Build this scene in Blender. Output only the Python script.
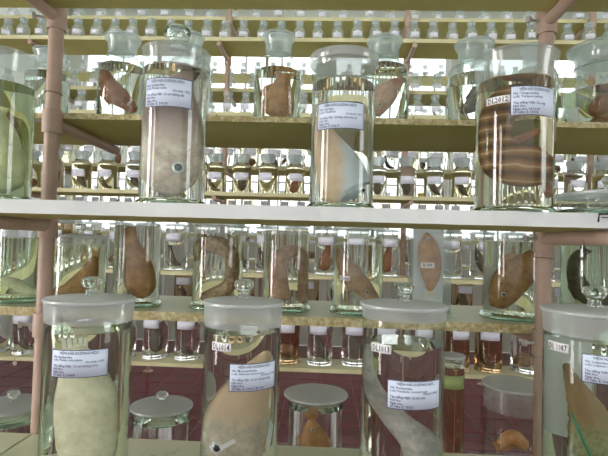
import bpy, math, random
import numpy as np
from mathutils import Vector, Matrix

random.seed(11)
for o in list(bpy.data.objects):
    bpy.data.objects.remove(o)
scene = bpy.context.scene
COL = scene.collection
EYE = 1.35                      # camera height above the floor
FPX = 480.0                     # focal length in pixels of the 608x456 frame
YAW, PITCH, ROLL = math.radians(-2.47), math.radians(1.8), math.radians(1.6)

# ------------------------------------------------------------------ camera
fw = Vector((math.sin(YAW) * math.cos(PITCH), math.cos(YAW) * math.cos(PITCH), math.sin(PITCH)))
rt0 = Vector((math.cos(YAW), -math.sin(YAW), 0))
up0 = rt0.cross(fw)
RT = rt0 * math.cos(ROLL) + up0 * math.sin(ROLL)
UP = -rt0 * math.sin(ROLL) + up0 * math.cos(ROLL)
FW = fw
cam_data = bpy.data.cameras.new('camera')
cam_data.sensor_fit = 'HORIZONTAL'
cam_data.sensor_width = 36.0
cam_data.lens = 36.0 * FPX / 608.0
cam_data.clip_start = 0.02
cam_data.clip_end = 60
cam = bpy.data.objects.new('camera', cam_data)
m = Matrix((RT, UP, -FW)).transposed().to_4x4()
m.translation = (0, 0, EYE)
cam.matrix_world = m
COL.objects.link(cam)
scene.camera = cam

# ------------------------------------------------------------------ world, exposure
world = bpy.data.worlds.new('world')
scene.world = world
world.use_nodes = True
world.node_tree.nodes['Background'].inputs[0].default_value = (0.9, 0.95, 1.0, 1)
world.node_tree.nodes['Background'].inputs[1].default_value = 1.0
vs = scene.view_settings
vs.view_transform = 'Standard'
vs.look = 'None'
vs.gamma = 1.0
vs.use_curve_mapping = False
vs.exposure = 0.05
cy = scene.cycles
cy.use_denoising = True
cy.max_bounces = 28
cy.transmission_bounces = 28
cy.glossy_bounces = 6
cy.diffuse_bounces = 5
cy.transparent_max_bounces = 64
cy.sample_clamp_indirect = 40.0

WIN_BACK = 2.6        # daylight in the far windows
WIN_SIDE = 24.0       # daylight in the side windows by the photographer
WIN_REAR = 1.2
TUBE = 22.0           # fluorescent tubes, all but the far one added unseen for light


def W(px, py, Y):
    """the world point on the plane y = Y that the photograph shows at pixel (px, py)"""
    d = RT * ((px - 304) / FPX) - UP * ((py - 228) / FPX) + FW
    t = Y / d.y
    return Vector((d.x * t, Y, EYE + d.z * t))


# ------------------------------------------------------------------ mesh helpers
class MB:
    def __init__(s):
        s.v, s.f, s.m = [], [], []

    def add(s, vs_, fs_, mi=0):
        b = len(s.v)
        s.v += [tuple(v) for v in vs_]
        s.f += [tuple(b + i for i in f) for f in fs_]
        s.m += [mi] * len(fs_)
        return s

    def box(s, lo, hi, mi=0):
        x0, y0, z0 = lo
        x1, y1, z1 = hi
        return s.add([(x0, y0, z0), (x1, y0, z0), (x1, y1, z0), (x0, y1, z0), (x0, y0, z1), (x1, y0, z1), (x1, y1, z1), (x0, y1, z1)],
                     [(3, 2, 1, 0), (4, 5, 6, 7), (0, 1, 5, 4), (1, 2, 6, 5), (2, 3, 7, 6), (3, 0, 4, 7)], mi)

    def lathe(s, prof, n=40, mi=0):
        """profile of (radius, z); ends on the axis close the shape"""
        vs_, rows = [], []
        for r, z in prof:
            if r < 1e-6:
                rows.append([len(vs_)])
                vs_.append((0, 0, z))
            else:
                rows.append(list(range(len(vs_), len(vs_) + n)))
                vs_ += [(r * math.cos(2 * math.pi * k / n), r * math.sin(2 * math.pi * k / n), z) for k in range(n)]
        fs_ = []
        for a, b in zip(rows, rows[1:]):
            for k in range(n):
                k2 = (k + 1) % n
                if len(a) == 1 and len(b) == 1:
                    continue
                if len(a) == 1:
                    fs_.append((a[0], b[k2], b[k]))
                elif len(b) == 1:
                    fs_.append((a[k], a[k2], b[0]))
                else:
                    fs_.append((a[k], a[k2], b[k2], b[k]))
        return s.add(vs_, fs_, mi)

    def tube(s, pts, r, n=14, caps=True, mi=0):
        pts = [Vector(p) for p in pts]
        vs_, fs_ = [], []
        ref = None
        for i, p in enumerate(pts):
            t = (pts[min(i + 1, len(pts) - 1)] - pts[max(i - 1, 0)]).normalized()
            if ref is None:
                ref = Vector((0, 0, 1)) if abs(t.z) < .9 else Vector((1, 0, 0))
            a = t.cross(ref).normalized()
            b = a.cross(t)
            ref = b
            rr = r[i] if isinstance(r, (list, tuple)) else r
            vs_ += [p + a * rr * math.cos(2 * math.pi * k / n) + b * rr * math.sin(2 * math.pi * k / n) for k in range(n)]
        for i in range(len(pts) - 1):
            for k in range(n):
                k2 = (k + 1) % n
                fs_.append((i * n + k, i * n + k2, (i + 1) * n + k2, (i + 1) * n + k))
        if caps:
            fs_.append(tuple(range(n))[::-1])
            fs_.append(tuple((len(pts) - 1) * n + k for k in range(n)))
        return s.add(vs_, fs_, mi)

    def mesh(s, name, mats, smooth=True, angle=None):
        me = bpy.data.meshes.new(name)
        me.from_pydata(s.v, [], s.f)
        for mt in (mats if isinstance(mats, (list, tuple)) else [mats]):
            me.materials.append(mt)
        me.polygons.foreach_set('material_index', s.m)
        if smooth:
            me.polygons.foreach_set('use_smooth', [True] * len(s.f))
            me.update()
            if angle is not None:
                me.set_sharp_from_angle(angle=math.radians(angle))
        me.update()
        return me


def link(name, me, parent=None, loc=(0, 0, 0), rot=(0, 0, 0)):
    o = bpy.data.objects.new(name, me)
    COL.objects.link(o)
    o.location = loc
    o.rotation_euler = rot
    if parent is not None:
        o.parent = parent
    return o


def tag(o, label=None, cat=None, group=None, kind=None):
    if label: o['label'] = label
    if cat: o['category'] = cat
    if group: o['group'] = group
    if kind: o['kind'] = kind
    return o


def thing(name, label, cat, loc, group=None, rz=0.0):
    return tag(link(name, None, None, loc, (0, 0, rz)), label, cat, group)


# ------------------------------------------------------------------ materials
def new_mat(name):
    mt = bpy.data.materials.new(name)
    mt.use_nodes = True
    nt = mt.node_tree
    nt.nodes.clear()
    out = nt.nodes.new('ShaderNodeOutputMaterial')
    return mt, nt, out


def N(nt, typ, **kw):
    n = nt.nodes.new(typ)
    for k, v in kw.items():
        if k in n.inputs and not hasattr(n, k):
            n.inputs[k].default_value = v
        else:
            setattr(n, k, v)
    return n


def c4(c):
    return (c[0], c[1], c[2], 1.0)


def painted(name, c1, c2, scale=8.0, rough=.55, bump=.15, bscale=90.0, stains=None, lo=.35, hi=.7, spec=.4, stretch=(1, 1, 1)):
    mt, nt, out = new_mat(name)
    L = nt.links.new
    b = N(nt, 'ShaderNodeBsdfPrincipled')
    b.inputs['Roughness'].default_value = rough
    b.inputs['Specular IOR Level'].default_value = spec
    tc = N(nt, 'ShaderNodeTexCoord')
    mp = N(nt, 'ShaderNodeMapping')
    mp.inputs['Scale'].default_value = stretch
    L(tc.outputs['Object'], mp.inputs['Vector'])
    n1 = N(nt, 'ShaderNodeTexNoise')
    n1.inputs['Scale'].default_value = scale
    n1.inputs['Detail'].default_value = 6
    L(mp.outputs[0], n1.inputs['Vector'])
    r1 = N(nt, 'ShaderNodeValToRGB')
    r1.color_ramp.elements[0].position = lo
    r1.color_ramp.elements[1].position = hi
    r1.color_ramp.elements[0].color = c4(c1)
    r1.color_ramp.elements[1].color = c4(c2)
    L(n1.outputs['Fac'], r1.inputs['Fac'])
    col = r1.outputs['Color']
    if stains:
        n2 = N(nt, 'ShaderNodeTexNoise')
        n2.inputs['Scale'].default_value = stains[1]
        n2.inputs['Detail'].default_value = 8
        n2.inputs['Roughness'].default_value = .7
        L(mp.outputs[0], n2.inputs['Vector'])
        r2 = N(nt, 'ShaderNodeValToRGB')
        r2.color_ramp.elements[0].position = stains[2]
        r2.color_ramp.elements[1].position = stains[2] + .08
        L(n2.outputs['Fac'], r2.inputs['Fac'])
        mx = N(nt, 'ShaderNodeMix', data_type='RGBA')
        L(r2.outputs['Color'], mx.inputs['Factor'])
        L(col, mx.inputs['A'])
        mx.inputs['B'].default_value = c4(stains[0])
        col = mx.outputs['Result']
    L(col, b.inputs['Base Color'])
    if bump:
        n3 = N(nt, 'ShaderNodeTexNoise')
        n3.inputs['Scale'].default_value = bscale
        n3.inputs['Detail'].default_value = 4
        L(mp.outputs[0], n3.inputs['Vector'])
        bp = N(nt, 'ShaderNodeBump')
        bp.inputs['Strength'].default_value = bump
        bp.inputs['Distance'].default_value = .004
        L(n3.outputs['Fac'], bp.inputs['Height'])
        L(bp.outputs[0], b.inputs['Normal'])
    L(b.outputs[0], out.inputs[0])
    return mt


def thin_glass(name, tint=(.97, .985, .975), edge=(.66, .74, .71), rough=.02, ground=0.0):
    """a jar wall: clear, mirror-like towards grazing angles, tinted where one looks along the wall"""
    mt, nt, out = new_mat(name)
    L = nt.links.new
    lw = N(nt, 'ShaderNodeLayerWeight')
    lw.inputs['Blend'].default_value = .5
    p5 = N(nt, 'ShaderNodeMath', operation='POWER')
    p5.inputs[1].default_value = 5
    L(lw.outputs['Facing'], p5.inputs[0])
    ma = N(nt, 'ShaderNodeMath', operation='MULTIPLY_ADD')
    ma.inputs[1].default_value = .80
    ma.inputs[2].default_value = .038
    L(p5.outputs[0], ma.inputs[0])
    p3 = N(nt, 'ShaderNodeMath', operation='POWER')
    p3.inputs[1].default_value = 3
    L(lw.outputs['Facing'], p3.inputs[0])
    mc = N(nt, 'ShaderNodeMix', data_type='RGBA')
    L(p3.outputs[0], mc.inputs['Factor'])
    mc.inputs['A'].default_value = c4(tint)
    mc.inputs['B'].default_value = c4(edge)
    tr = N(nt, 'ShaderNodeBsdfTransparent')
    L(mc.outputs['Result'], tr.inputs[0])
    gl = N(nt, 'ShaderNodeBsdfGlossy')
    gl.inputs['Roughness'].default_value = rough
    mx = N(nt, 'ShaderNodeMixShader')
    L(ma.outputs[0], mx.inputs[0])
    L(tr.outputs[0], mx.inputs[1])
    L(gl.outputs[0], mx.inputs[2])
    L(mx.outputs[0], out.inputs[0])
    return mt


def frosted(name, col=(.72, .82, .80), clear=.45, rough=.18):
    """ground glass: part scattering, part clear, a soft sheen"""
    mt, nt, out = new_mat(name)
    L = nt.links.new
    d = N(nt, 'ShaderNodeBsdfDiffuse'); d.inputs[0].default_value = c4(col)
    t = N(nt, 'ShaderNodeBsdfTranslucent'); t.inputs[0].default_value = c4(col)
    m1 = N(nt, 'ShaderNodeMixShader'); m1.inputs[0].default_value = .5
    L(d.outputs[0], m1.inputs[1]); L(t.outputs[0], m1.inputs[2])
    tr = N(nt, 'ShaderNodeBsdfTransparent'); tr.inputs[0].default_value = (.93, .97, .96, 1)
    m2 = N(nt, 'ShaderNodeMixShader'); m2.inputs[0].default_value = clear
    L(m1.outputs[0], m2.inputs[1]); L(tr.outputs[0], m2.inputs[2])
    g = N(nt, 'ShaderNodeBsdfGlossy'); g.inputs['Roughness'].default_value = rough
    m3 = N(nt, 'ShaderNodeMixShader'); m3.inputs[0].default_value = .10
    L(m2.outputs[0], m3.inputs[1]); L(g.outputs[0], m3.inputs[2])
    L(m3.outputs[0], out.inputs[0])
    return mt


def solid_glass(name, col, ior=1.33, rough=0.0):
    mt, nt, out = new_mat(name)
    g = N(nt, 'ShaderNodeBsdfGlass')
    g.inputs['Color'].default_value = c4(col)
    g.inputs['IOR'].default_value = ior
    g.inputs['Roughness'].default_value = rough
    nt.links.new(g.outputs[0], out.inputs[0])
    return mt


def emitter(name, col, strength):
    mt, nt, out = new_mat(name)
    e = N(nt, 'ShaderNodeEmission')
    e.inputs[0].default_value = c4(col)
    e.inputs[1].default_value = strength
    nt.links.new(e.outputs[0], out.inputs[0])
    return mt


_skin = {}
def skin(c1, c2, c3=None, scale=30.0, rough=.45, axis=None):
    key = (c1, c2, c3, scale, axis)
    if key not in _skin:
        mt, nt, out = new_mat('preserved_skin')
        L = nt.links.new
        b = N(nt, 'ShaderNodeBsdfPrincipled')
        b.inputs['Roughness'].default_value = rough
        tc = N(nt, 'ShaderNodeTexCoord')
        n1 = N(nt, 'ShaderNodeTexNoise'); n1.inputs['Scale'].default_value = scale * 2.4; n1.inputs['Detail'].default_value = 8; n1.inputs['Roughness'].default_value = .65
        L(tc.outputs['Object'], n1.inputs['Vector'])
        r1 = N(nt, 'ShaderNodeValToRGB')
        r1.color_ramp.elements[0].position = .35
        r1.color_ramp.elements[1].position = .66
        r1.color_ramp.elements[0].color = c4(c1)
        r1.color_ramp.elements[1].color = c4(c2)
        L(n1.outputs['Fac'], r1.inputs['Fac'])
        col = r1.outputs[0]
        if c3 is not None:      # back and belly differ: a soft border along the chosen axis of the specimen's own box
            sp = N(nt, 'ShaderNodeSeparateXYZ')
            L(tc.outputs['Generated'], sp.inputs[0])
            ad = N(nt, 'ShaderNodeMath', operation='MULTIPLY_ADD')
            ad.inputs[1].default_value = .35
            L(n1.outputs['Fac'], ad.inputs[0]); L(sp.outputs[axis or 'X'], ad.inputs[2])
            r2 = N(nt, 'ShaderNodeValToRGB')
            r2.color_ramp.elements[0].position = .58
            r2.color_ramp.elements[1].position = .78
            L(ad.outputs[0], r2.inputs['Fac'])
            mx = N(nt, 'ShaderNodeMix', data_type='RGBA')
            L(r2.outputs[0], mx.inputs['Factor']); L(col, mx.inputs['A'])
            mx.inputs['B'].default_value = c4(c3)
            col = mx.outputs['Result']
        L(col, b.inputs['Base Color'])
        v = N(nt, 'ShaderNodeTexVoronoi'); v.inputs['Scale'].default_value = 420
        L(tc.outputs['Object'], v.inputs['Vector'])
        bp = N(nt, 'ShaderNodeBump'); bp.inputs['Strength'].default_value = .25; bp.inputs['Distance'].default_value = .001
        L(v.outputs['Distance'], bp.inputs['Height']); L(bp.outputs[0], b.inputs['Normal'])
        L(b.outputs[0], out.inputs[0])
        _skin[key] = mt
    return _skin[key]


def flat(name, col, rough=.6, spec=.3):
    mt, nt, out = new_mat(name)
    b = N(nt, 'ShaderNodeBsdfPrincipled')
    b.inputs['Base Color'].default_value = c4(col)
    b.inputs['Roughness'].default_value = rough
    b.inputs['Specular IOR Level'].default_value = spec
    nt.links.new(b.outputs[0], out.inputs[0])
    return mt


def printed_paper(name, paper, ink):
    """small far label: paper with a few rows of unreadable print"""
    mt, nt, out = new_mat(name)
    L = nt.links.new
    b = N(nt, 'ShaderNodeBsdfPrincipled'); b.inputs['Roughness'].default_value = .6
    tc = N(nt, 'ShaderNodeTexCoord')
    wv = N(nt, 'ShaderNodeTexWave', wave_type='BANDS', bands_direction='Z')
    wv.inputs['Scale'].default_value = 55
    wv.inputs['Distortion'].default_value = 0
    L(tc.outputs['Object'], wv.inputs['Vector'])
    n1 = N(nt, 'ShaderNodeTexNoise'); n1.inputs['Scale'].default_value = 260
    L(tc.outputs['Object'], n1.inputs['Vector'])
    mu = N(nt, 'ShaderNodeMath', operation='MULTIPLY')
    L(wv.outputs['Fac'], mu.inputs[0]); L(n1.outputs['Fac'], mu.inputs[1])
    rp = N(nt, 'ShaderNodeValToRGB')
    rp.color_ramp.elements[0].position = .42; rp.color_ramp.elements[0].color = c4(paper)
    rp.color_ramp.elements[1].position = .55; rp.color_ramp.elements[1].color = c4(ink)
    L(mu.outputs[0], rp.inputs['Fac']); L(rp.outputs[0], b.inputs['Base Color'])
    L(b.outputs[0], out.inputs[0])
    return mt


M_white = painted('white_gloss_paint', (.68, .71, .69), (.79, .82, .80), 5, .35, .10, 120, ((.42, .40, .33), 9, .70))
M_board = painted('yellowed_fibreboard', (.46, .43, .14), (.56, .52, .21), 3, .7, .25, 160, ((.34, .27, .16), 7, .70))
M_edge = painted('rough_board_edge', (.46, .37, .16), (.78, .71, .46), 110, .85, 1.0, 220, ((.25, .20, .12), 60, .64))
M_top = painted('pale_green_shelf_paint', (.62, .66, .46), (.74, .76, .58), 4, .4, .08, 80, ((.36, .42, .34), 6, .62))
M_cream = painted('cream_shelf_paint', (.60, .57, .32), (.70, .67, .42), 5, .5, .1, 90)
M_pipe = painted('pinkish_beige_pipe_paint', (.44, .31, .24), (.54, .40, .32), 12, .45, .2, 60, ((.17, .09, .06), 45, .62))
M_rust = painted('rusty_iron', (.16, .10, .07), (.32, .22, .16), 60, .7, .4, 200)
M_steel = flat('dull_steel', (.45, .43, .40), .35, .6)
M_black = flat('black_metal', (.02, .02, .022), .5)
M_wall = painted('white_plaster', (.60, .63, .58), (.66, .68, .63), 3, .8, .05, 60)
M_ceil = painted('ceiling_plaster', (.62, .64, .58), (.66, .67, .61), 2, .9, .05, 40)
M_grout = flat('floor_grout', (.22, .10, .11), .7)
M_tile = painted('red_floor_tile', (.115, .020, .032), (.18, .038, .050), 2.5, .10, .04, 20, spec=.6)
M_winframe = flat('white_window_frame', (.78, .80, .80), .4)
M_thin = thin_glass('jar_glass')
M_thin_green = thin_glass('greenish_jar_glass', (.95, .975, .96), (.58, .67, .64))
M_frost = frosted('ground_glass', (.74, .82, .80), .76)
M_frost_rim = frosted('frosted_rim_glass', (.76, .80, .80), .52)
M_frost_blue = frosted('bluish_ground_glass', (.80, .90, .92), .70, .08)
M_stop = frosted('grey_stopper_glass', (.62, .70, .71), .40)
M_frost_dense = frosted('frosted_lid_glass', (.78, .82, .82), .30, .22)
M_foot = solid_glass('green_glass_foot', (.78, .93, .86), 1.5)
M_knob = solid_glass('clear_knob_glass', (.94, .98, .97), 1.48)
M_paper = flat('bluish_white_paper', (.74, .83, .97), .6)
M_paper2 = flat('white_paper', (.88, .88, .88), .6)
M_ink = flat('dark_blue_ink', (.06, .07, .16), .7)
M_ink2 = flat('black_ink', (.03, .03, .035), .7)
M_farpaper = printed_paper('far_label_paper', (.82, .84, .93), (.48, .47, .62))
M_eye = flat('pale_eye', (.62, .66, .64), .2, .6)
M_pupil = flat('dark_pupil', (.03, .04, .05), .15, .6)
LIQ = {}
def liquid_mat(c):
    if c not in LIQ:
        LIQ[c] = solid_glass('preserving_fluid', tuple(x ** .45 for x in c), 1.33)
    return LIQ[c]

# ------------------------------------------------------------------ the room
RX0, RX1, RY0, RY1, RH = -3.6, 3.6, -2.4, 6.4, 4.5


def wall_with_openings(name, axis, at, thick, a0, a1, openings):
    """a wall along x (axis 'x', at y) or along y (axis 'y', at x), with rectangular openings (a0, a1, z0, z1)"""
    mb = MB()
    cuts = sorted({a0, a1, *[o[0] for o in openings], *[o[1] for o in openings]})
    for u0, u1 in zip(cuts, cuts[1:]):
        ops = [o for o in openings if o[0] <= u0 + 1e-6 and o[1] >= u1 - 1e-6]
        spans = [(0, RH)] if not ops else [(0, ops[0][2]), (ops[0][3], RH)]
        for z0, z1 in spans:
            if axis == 'x':
                mb.box((u0, at, z0), (u1, at + thick, z1))
            else:
                mb.box((at, u0, z0), (at + thick, u1, z1))
    return tag(link(name, mb.mesh(name, M_wall, False)), kind='structure')


wcount = [0]
def window(axis, at, depth, a0, a1, z0, z1, strength, cols=3, rows=3, col=(.95, .98, 1.0)):
    """frame with mullions and bright daylit panes set into an opening"""
    wcount[0] += 1
    root = tag(link('window_%d' % wcount[0], None), kind='structure')
    def bx(u0, u1, v0, v1, d0, d1):
        if axis == 'x':
            return (u0, at + d0, v0), (u1, at + d1, v1)
        return (at + d0, u0, v0), (at + d1, u1, v1)
    t = .05
    fr = MB()
    for b in ((a0, a0 + t, z0, z1), (a1 - t, a1, z0, z1), (a0 + t, a1 - t, z0, z0 + t), (a0 + t, a1 - t, z1 - t, z1)):
        fr.box(*bx(*b, -depth / 2, depth / 2))
    link('window_frame', fr.mesh('window_frame', M_winframe, False), root)
    em = emitter('daylight_pane', col, strength)
    du, dv = (a1 - a0 - 2 * t) / cols, (z1 - z0 - 2 * t) / rows
    for i in range(cols):
        for j in range(rows):
            u, v = a0 + t + i * du, z0 + t + j * dv
            mb = MB().box(*bx(u + .012, u + du - .012, v + .012, v + dv - .012, -.004, .004))
            link('pane', mb.mesh('pane', em, False), root)
    mu = MB()
    for i in range(1, cols):
        mu.box(*bx(a0 + t + i * du - .014, a0 + t + i * du + .014, z0 + t, z1 - t, -.018, .018))
    for j in range(1, rows):
        v = z0 + t + j * dv
        for i in range(cols):
            mu.box(*bx(a0 + t + i * du + .014, a0 + t + (i + 1) * du - .014, v - .012, v + .012, -.018, .018))
    link('mullion', mu.mesh('mullion', M_winframe, False), root)
    return root


floor = tag(link('floor', MB().box((RX0, RY0, -.1), (RX1, RY1, -.004)).mesh('floor', M_grout, False)), kind='structure')
TS = .30
tile_me = MB()
b_ = .004
h_ = TS / 2 - .003
tile_me.add([(-h_, -h_, -.004), (h_, -h_, -.004), (h_, h_, -.004), (-h_, h_, -.004),
             (-h_ + b_, -h_ + b_, 0), (h_ - b_, -h_ + b_, 0), (h_ - b_, h_ - b_, 0), (-h_ + b_, h_ - b_, 0)],
            [(4, 5, 6, 7), (0, 1, 5, 4), (1, 2, 6, 5), (2, 3, 7, 6), (3, 0, 4, 7)])
tile_me = tile_me.mesh('floor_tile', M_tile, False)
near, rest = [], MB()
for i in range(24):
    for j in range(29):
        x, y = RX0 + TS * (i + .5), RY0 + TS * (j + .5)
        if -2.5 < x < 2.2 and 2.3 < y < 6.2 and len(near) < 300:
            near.append((x, y))
        else:
            rest.add([(x + v.co.x, y + v.co.y, v.co.z) for v in tile_me.vertices], [tuple(p.vertices) for p in tile_me.polygons])
for x, y in near:
    link('floor_tile', tile_me, floor, (x, y, 0), (random.uniform(-.004, .004), random.uniform(-.004, .004), 0))
tag(link('floor_tiling', rest.mesh('floor_tiling', M_tile, False), floor), kind='stuff')
tag(link('ceiling', MB().box((RX0, RY0, RH), (RX1, RY1, RH + .1)).mesh('ceiling', M_ceil, False)), kind='structure')

back_ops = [(-3.4 + 1.72 * k, -3.4 + 1.72 * k + 1.58, EYE + .05, 4.35) for k in range(4)]
wall_with_openings('wall_back', 'x', RY1, .18, RX0, RX1, back_ops)
for o in back_ops:
    window('x', RY1 + .1, .08, *o, WIN_BACK, 3, 4)
left_ops = [(-1.95, -1.25, .95, 2.75), (-.50, .22, .5, 2.75)]
wall_with_openings('wall_left', 'y', RX0 - .18, .18, RY0, RY1, left_ops)
for k, o in enumerate(left_ops):
    window('y', RX0 - .1, .08, *o, WIN_SIDE * (1.0 if k else .5), 1 if k else 2, 3, (1.0, .95, .95))
right_ops = [(-.9, .3, 1.0, 2.8)]
wall_with_openings('wall_right', 'y', RX1, .18, RY0, RY1, right_ops)
for k, o in enumerate(right_ops):
    window('y', RX1 + .1, .08, *o, WIN_SIDE * .35, 2, 3)
front_ops = [(-2.9, 2.9, .9, 3.1)]
wall_with_openings('wall_front', 'x', RY0 - .18, .18, RX0, RX1, front_ops)
for o in front_ops:
    window('x', RY0 - .1, .08, *o, WIN_REAR, 4, 2)
pil = MB().box((2.33, 3.85, 0), (2.80, 4.25, RH))
tag(link('pillar_1', pil.mesh('pillar_1', M_wall, False)), kind='structure')


def ceiling_light(x, y, label, power=1.0):
    t = thing('ceiling_light', label, 'ceiling light', (x, y, RH), 'ceiling tube lights')
    hs = MB().box((-.65, -.08, -.06), (.65, .08, 0))
    link('housing', hs.mesh('housing', M_winframe, False), t)
    em = emitter('fluorescent_tube', (1.0, .98, .95), TUBE * power)
    for s in (-1, 1):
        link('tube', MB().tube([(-.6, s * .04, -.08), (.6, s * .04, -.08)], .014, 10).mesh('tube', em), t)
    for s in (-1, 1):
        link('end_cap', MB().box((s * .61 - .015, -.07, -.1), (s * .61 + .015, .07, -.06)).mesh('end_cap', M_winframe, False), t)


for i, (x, y, w_) in enumerate([(-1.3, 2.05, 'added unseen over the aisle left of the second rack'), (1.3, 2.05, 'added unseen over the aisle right of the second rack'),
                                (-1.3, .2, 'added unseen above the camera on the left'), (1.3, .2, 'added unseen above the camera on the right'),
                                (-.25, 5.65, 'glowing above the far rack by the windows')]):
    ceiling_light(x, y, 'white twin tube ceiling light ' + w_, 1.0 if y < 1 else .25)  # near and aisle lights are out of view, added to brighten the jars


# ------------------------------------------------------------------ racks
def board(name, parent, x0, x1, y0, y1, ztop, th, mats, ragged=0.0, n=1, front='y0'):
    """plank with faces: 0 top, 1 underside, 2 edges; ragged makes the aisle edge uneven"""
    mb = MB()
    xs = np.linspace(x0, x1, n + 1)
    vs_, fs_, mi = [], [], []
    for k, x in enumerate(xs):
        j1 = random.uniform(-ragged, ragged) if 0 < k < n else 0
        j2 = random.uniform(-ragged, ragged) if 0 < k < n else 0
        j3 = -random.uniform(0, ragged) * .5 if 0 < k < n else 0
        vs_ += [(x, y0 + j1, ztop + j3), (x, y0 + j2, ztop - th + j3), (x, y1, ztop - th), (x, y1, ztop)]
    for k in range(n):
        a, b = 4 * k, 4 * k + 4
        mb.f += [(a, b, b + 3, a + 3), (a + 1, a + 2, b + 2, b + 1), (a, a + 1, b + 1, b), (a + 3, b + 3, b + 2, a + 2)]
        mb.m += [0, 1, 2, 2]
    e = 4 * n
    mb.f += [(0, 3, 2, 1), (e, e + 1, e + 2, e + 3)]
    mb.m += [2, 2]
    mb.v = vs_
    return link(name, mb.mesh(name, mats, False), parent)


PITCHX = 1.121
PR = .0165


def collar_mesh(h):
    mb = MB().lathe([(PR + .001, -h / 2), (PR + .0045, -h / 2), (PR + .0055, -h / 2 + .003), (PR + .0055, h / 2 - .003), (PR + .0045, h / 2), (PR + .001, h / 2)], 20)
    return mb.mesh('collar', M_pipe, True, 40)


COLLAR = collar_mesh(.055)
BOLT = MB().tube([(0, 0, 0), (.024, 0, 0)], .0032, 8).tube([(.024, 0, 0), (.031, 0, 0)], .0075, 6).mesh('bolt', M_steel, True, 30)
WIRE = MB().tube([((PR + .0015) * math.cos(a), (PR + .0015) * math.sin(a), .003 * math.sin(a * .5)) for a in np.linspace(0, 2 * math.pi * 1.1, 24)], .0011, 6).mesh('wire_tie', M_rust)


def make_rack(label, xs, Y, yf, yb, front_levels, back_levels, top, mats_f, mats_b, thick=.018, detail=True):
    """pipe rack: posts in one plane, planks on both sides of it, short pipes that carry the planks"""
    r = thing('shelf_rack', label, 'shelf rack', (0, Y, 0))
    for x in xs:
        p = link('post', MB().tube([(0, 0, 0), (0, 0, top)], PR, 20).mesh('post', M_pipe, True, 40), r, (x, 0, 0))
        link('foot_plate', MB().lathe([(0, .008), (.05, .008), (.052, .004), (.052, .0), (0, 0)], 24).mesh('foot_plate', M_pipe, True, 40), p)
        for lv in front_levels + back_levels:
            back = lv in back_levels
            th = lv[1]
            zc = lv[0] - th - .0145
            link('collar', COLLAR, p, (0, 0, zc))
            y1 = yb if back else yf
            link('arm', MB().tube([(0, math.copysign(PR, y1) * .6, 0), (0, y1, 0)], .0135, 14).mesh('arm', M_pipe, True, 40), p, (0, 0, zc))
            if detail:
                link('bolt', BOLT, p, (-.019, -.006, zc), (0, 0, math.pi + .35))
    ext = xs
    for lv in front_levels:
        for a, b in zip(ext, ext[1:]):
            board('shelf_board', r, a + .0025, b - .0025, yf, -PR - .0065, lv[0], lv[1], lv[2] if len(lv) > 2 else mats_f, .0012 if detail else 0, 48 if detail else 1)
    for lv in back_levels:
        for a, b in zip(ext, ext[1:]):
            board('shelf_board', r, a + .0025, b - .0025, PR + .0065, yb, lv[0], lv[1], lv[2] if len(lv) > 2 else mats_b, .0022 if detail else 0, 64 if detail else 1)
    return r


PX = [-.638 + PITCHX * k for k in range(-2, 4)]
Y1, Y2, Y3 = 1.08, 2.97, 4.87
zA, zB, zC, zD, zE, zT = EYE + .062, EYE + .292, EYE - .168, EYE - .441, EYE - .62, EYE + .522
white = [M_white, M_board, M_white]
rough_b = [M_top, M_board, M_edge]
rack1 = make_rack('near pipe rack with white front board and large specimen jars', PX[1:5], Y1, -.28, .34,
                  [(zA, .024, white), (zD, .024, [M_top, M_board, M_top]), (zT + .022, .022, rough_b)],
                  [(zB, .013, rough_b), (zC, .020, rough_b), (zE, .02, rough_b)], EYE + .75, white, rough_b)
for px_, ys in ((PX[1 + 0] if False else PX[2], (98,)), (PX[3], (131, 252))):
    for py_ in ys:
        z = W(304, py_, Y1).z
        link('wire_tie', WIRE, rack1, (px_, 0, z))
cream = [M_cream, M_board, M_cream]
F2 = [EYE - .70, EYE - .18, EYE + .28, EYE + .74, EYE + 1.175]
B2 = [EYE - .46, EYE + .04, EYE + .475, EYE + .97, EYE + 1.43]
rack2 = make_rack('second pipe rack across the aisle crowded with small bottles', PX[0:6], Y2, -.26, .28,
                  [(z, .022) for z in F2], [(z, .022) for z in B2], EYE + 1.75, cream, cream, detail=False)
F3 = [EYE - .18, EYE + .28, EYE + .74, EYE + 1.20, EYE + 1.64]
rack3 = make_rack('far pipe rack of small bottles in front of the bright windows', PX[0:6], Y3, -.26, .28,
                  [(z, .022) for z in F3], [(EYE + .5, .022), (EYE + .97, .022)], EYE + 2.0, cream, cream, detail=False)

# ------------------------------------------------------------------ jars
def cyl_strip(mb, r, a0, a1, z0, z1, n=14, mi=0, th=.0006):
    """a piece of paper wrapped on a cylinder, angles measured from the camera side (-y), positive to +x"""
    vs_, fs_ = [], []
    for k in range(n + 1):
        a = a0 + (a1 - a0) * k / n
        for rr in (r, r + th):
            vs_ += [(rr * math.sin(a), -rr * math.cos(a), z0), (rr * math.sin(a), -rr * math.cos(a), z1)]
    for k in range(n):
        b, c = 4 * k, 4 * k + 4
        fs_ += [(b + 2, c + 2, c + 3, b + 3), (b, b + 1, c + 1, c), (b + 1, b + 3, c + 3, c + 1), (b, c, c + 2, b + 2)]
    fs_ += [(0, 2, 3, 1), (4 * n, 4 * n + 1, 4 * n + 3, 4 * n + 2)]
    return mb.add(vs_, fs_, mi)


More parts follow.
